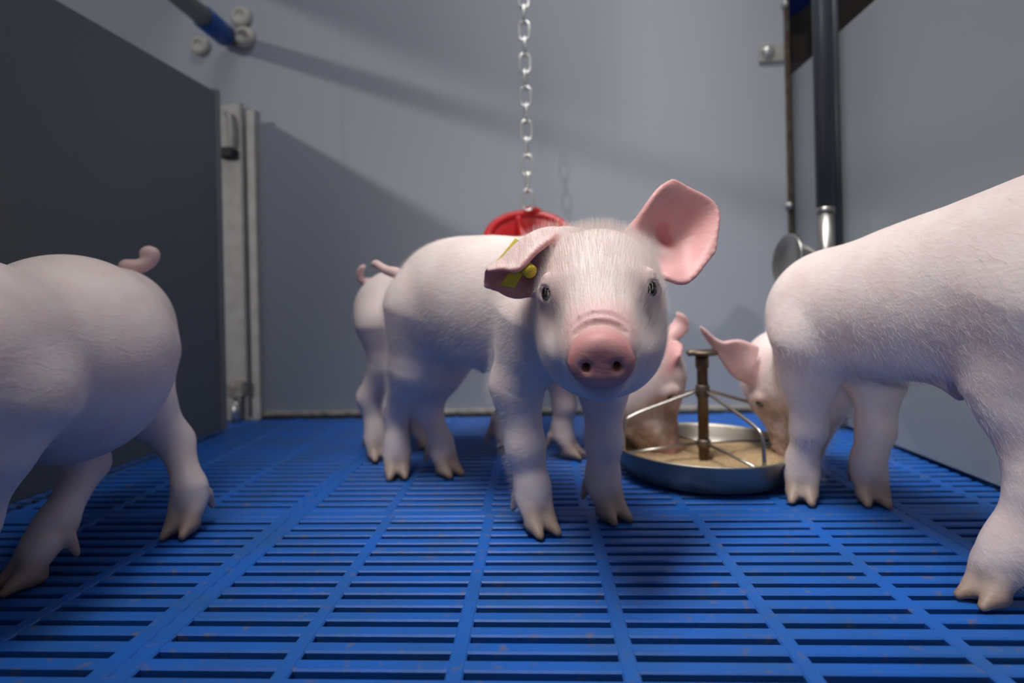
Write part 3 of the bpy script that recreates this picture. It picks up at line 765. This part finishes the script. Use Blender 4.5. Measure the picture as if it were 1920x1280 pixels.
# ------------------------------------------------------------------ left gate, post, pipe
def left_side():
    g = empty('pen_gate', (-.675, .6, 0))
    v = []
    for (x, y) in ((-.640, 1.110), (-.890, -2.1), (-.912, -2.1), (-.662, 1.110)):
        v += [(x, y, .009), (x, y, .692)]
    b = MB(); b.add(v, [(0,2,3,1),(2,4,5,3),(4,6,7,5),(6,0,1,7),(1,3,5,7),(0,6,4,2)]); b.build('board', M_SHADEGATE, g, smooth=False, bevel=.002)
    b = MB(); b.box((-.669, 1.098, .008), (-.637, 1.116, .697)); b.build('end_profile', M_GREYPIPE, g, smooth=False, bevel=.002)
    tag(g, 'grey pen gate board along the left side, darkened for shade', 'gate')
    p = empty('gate_post', (-.66, 1.22, 0))
    b = MB(); b.box((-.714, 1.236, .0), (-.657, 1.240, .716)); b.box((-.659, 1.226, .0), (-.655, 1.240, .716)); b.build('post_channel', M_GALV, p, smooth=False, bevel=.0015)
    b = MB(); b.box((-.655, 1.243, .0), (-.632, WY, .705)); b.build('wall_flange', M_GALV, p, smooth=False, bevel=.002)
    b = MB(); b.tube([(-.680, 1.228, .60), (-.674, 1.222, .63), (-.678, 1.222, .68), (-.690, 1.228, .69)], .006, 10, smooth=4); b.build('latch', M_GALV, p)
    b = MB(); b.box((-.702, 1.205, .590), (-.668, 1.236, .610)); b.build('latch_plate', M_DARK, p, smooth=False, bevel=.001)
    b = MB(); b.box((-.690, 1.205, .055), (-.655, 1.236, .090)); b.build('hinge_block', M_SEAL, p, smooth=False, bevel=.004)
    b = MB(); b.lathe([(.009, 0), (.009, .045), (.005, .047), (.005, .060)], (-.675, 1.215, .0), 20); b.build('hinge_pin', M_ZINC, p)
    tag(p, 'galvanised steel gate post with latch between the shaded gate and the back wall', 'post')
    # horizontal rail above the gate
    r = empty('rail_pipe', (-.690, WY, .868))
    b = MB(); b.tube([(-.690, -2.1, .868), (-.690, 1.17, .868)], .0200, 24); b.build('pipe', M_GREYPIPE, r)
    b = MB(); b.tube([(-.690, 1.150, .868), (-.690, 1.232, .868)], .0240, 24); b.build('sleeve', M_BLUEP, r)
    b = MB(); b.tube([(-.690, 1.18, .868), (-.690, WY, .868)], .010, 20); b.build('end_pin', M_GALV, r)
    for x, z, s_ in ((-.664, .920, 1.3), (-.658, .874, 1.35), (-.762, .858, 1.2)):
        b = MB(); b.lathe([(.016*s_, 0), (.018*s_, .006), (.016*s_, .014), (.009*s_, .018), (.0085*s_, .014), (.0005, .014)], (x, WY, z), 28, (0, -1, 0)); b.build('wall_knob', M_CREAM, r)
    tag(r, 'grey rail pipe with a blue end sleeve mounted on the wall above the gate', 'pipe')
left_side()

# ------------------------------------------------------------------ right corner: edge strip, pipes, drinker
def right_side():
    s_ = empty('edge_strip', (.562, WY, .45))
    b = MB(); b.box((.556, WY - .002, .02), (.568, WY, 1.2)); b.box((.566, WY - .002, .02), (.568, WY + .05, 1.2)); b.build('angle', M_RUST, s_, smooth=False, bevel=.0005)
    b = MB(); b.box((.500, WY - .006, .770), (.553, WY - .0005, .810)); b.build('bracket_plate', M_GALV, s_, smooth=False, bevel=.001)
    for x, z, r in ((.518, .791, .011), (.558, .895, .006), (.558, .452, .006), (.558, .14, .006)):
        b = MB(); b.lathe([(r*1.3, 0), (r*1.3, .002), (r, .0022), (r*.95, .006), (r*.5, .0085), (.0004, .009)], (x, WY - (.006 if x < .53 else .002), z), 20, (0, -1, 0)); b.build('bolt', M_ZINC, s_)
    tag(s_, 'bolted metal edge strip on the right end of the back wall', 'trim')
    p = empty('drinker_pipe', (.530, 1.05, .05))
    b = MB(); b.tube([(.530, 1.050, .405), (.530, 1.050, 1.25)], .0150, 28); b.build('pipe', M_PVC, p)
    b = MB(); b.tube([(.530, 1.050, .20), (.530, 1.050, .406)], .0142, 28); b.lathe([(.0158, .404), (.0162, .408), (.0158, .412), (.0150, .4125)], (.530, 1.050, 0), 28); b.build('steel_tube', M_STEEL, p)
    b = MB(); c = np.array([.447, 1.020, .316]); ax = nrm([-.95, -.10, .10])
    b.lathe([(.006, -.060), (.016, -.058), (.020, -.045), (.038, -.012), (.046, .0), (.0475, .001), (.0480, -.001), (.0472, .003), (.0455, .003), (.036, -.006), (.0005, -.008)], c, 48, ax); b.build('drinking_bowl', M_STEEL, p)
    b = MB(); b.tube([c - ax*.05, np.array([.530, 1.050, .300])], .010, 16); b.build('arm', M_STEEL, p)
    tag(p, 'dark grey vertical pipe with a steel lower end and drinking bowl by the right board', 'pipe')
    q = MB(); q.tube([(.566, 1.075, .02), (.566, 1.075, 1.25)], .0070, 20)
    tag(q.build('water_pipe', M_PVC), 'thin dark pipe behind the drinker pipe against the right board', 'pipe')
right_side()

# ------------------------------------------------------------------ beyond the pen
tag(box_obj('wall_far', (.62, 1.75, -.3), (2.6, 1.80, 2.2), M_RUSTY), 'dark background beyond the right board', kind='structure')
b = MB(); b.lathe([(.05, 1.085), (.16, 1.07), (.17, 1.09), (.17, 1.4), (.05, 1.41)], (.62, 1.60, 0), 48); tag(b.build('drum', M_BLUEBARREL), 'blue plastic drum beyond the corner strip, top right', 'drum')
bb = MB(); bb.box((.62, 1.58, .86), (.95, 1.62, .90)); tag(bb.build('beam', M_RUSTY, smooth=False), 'brown beam beyond the corner strip', 'beam')
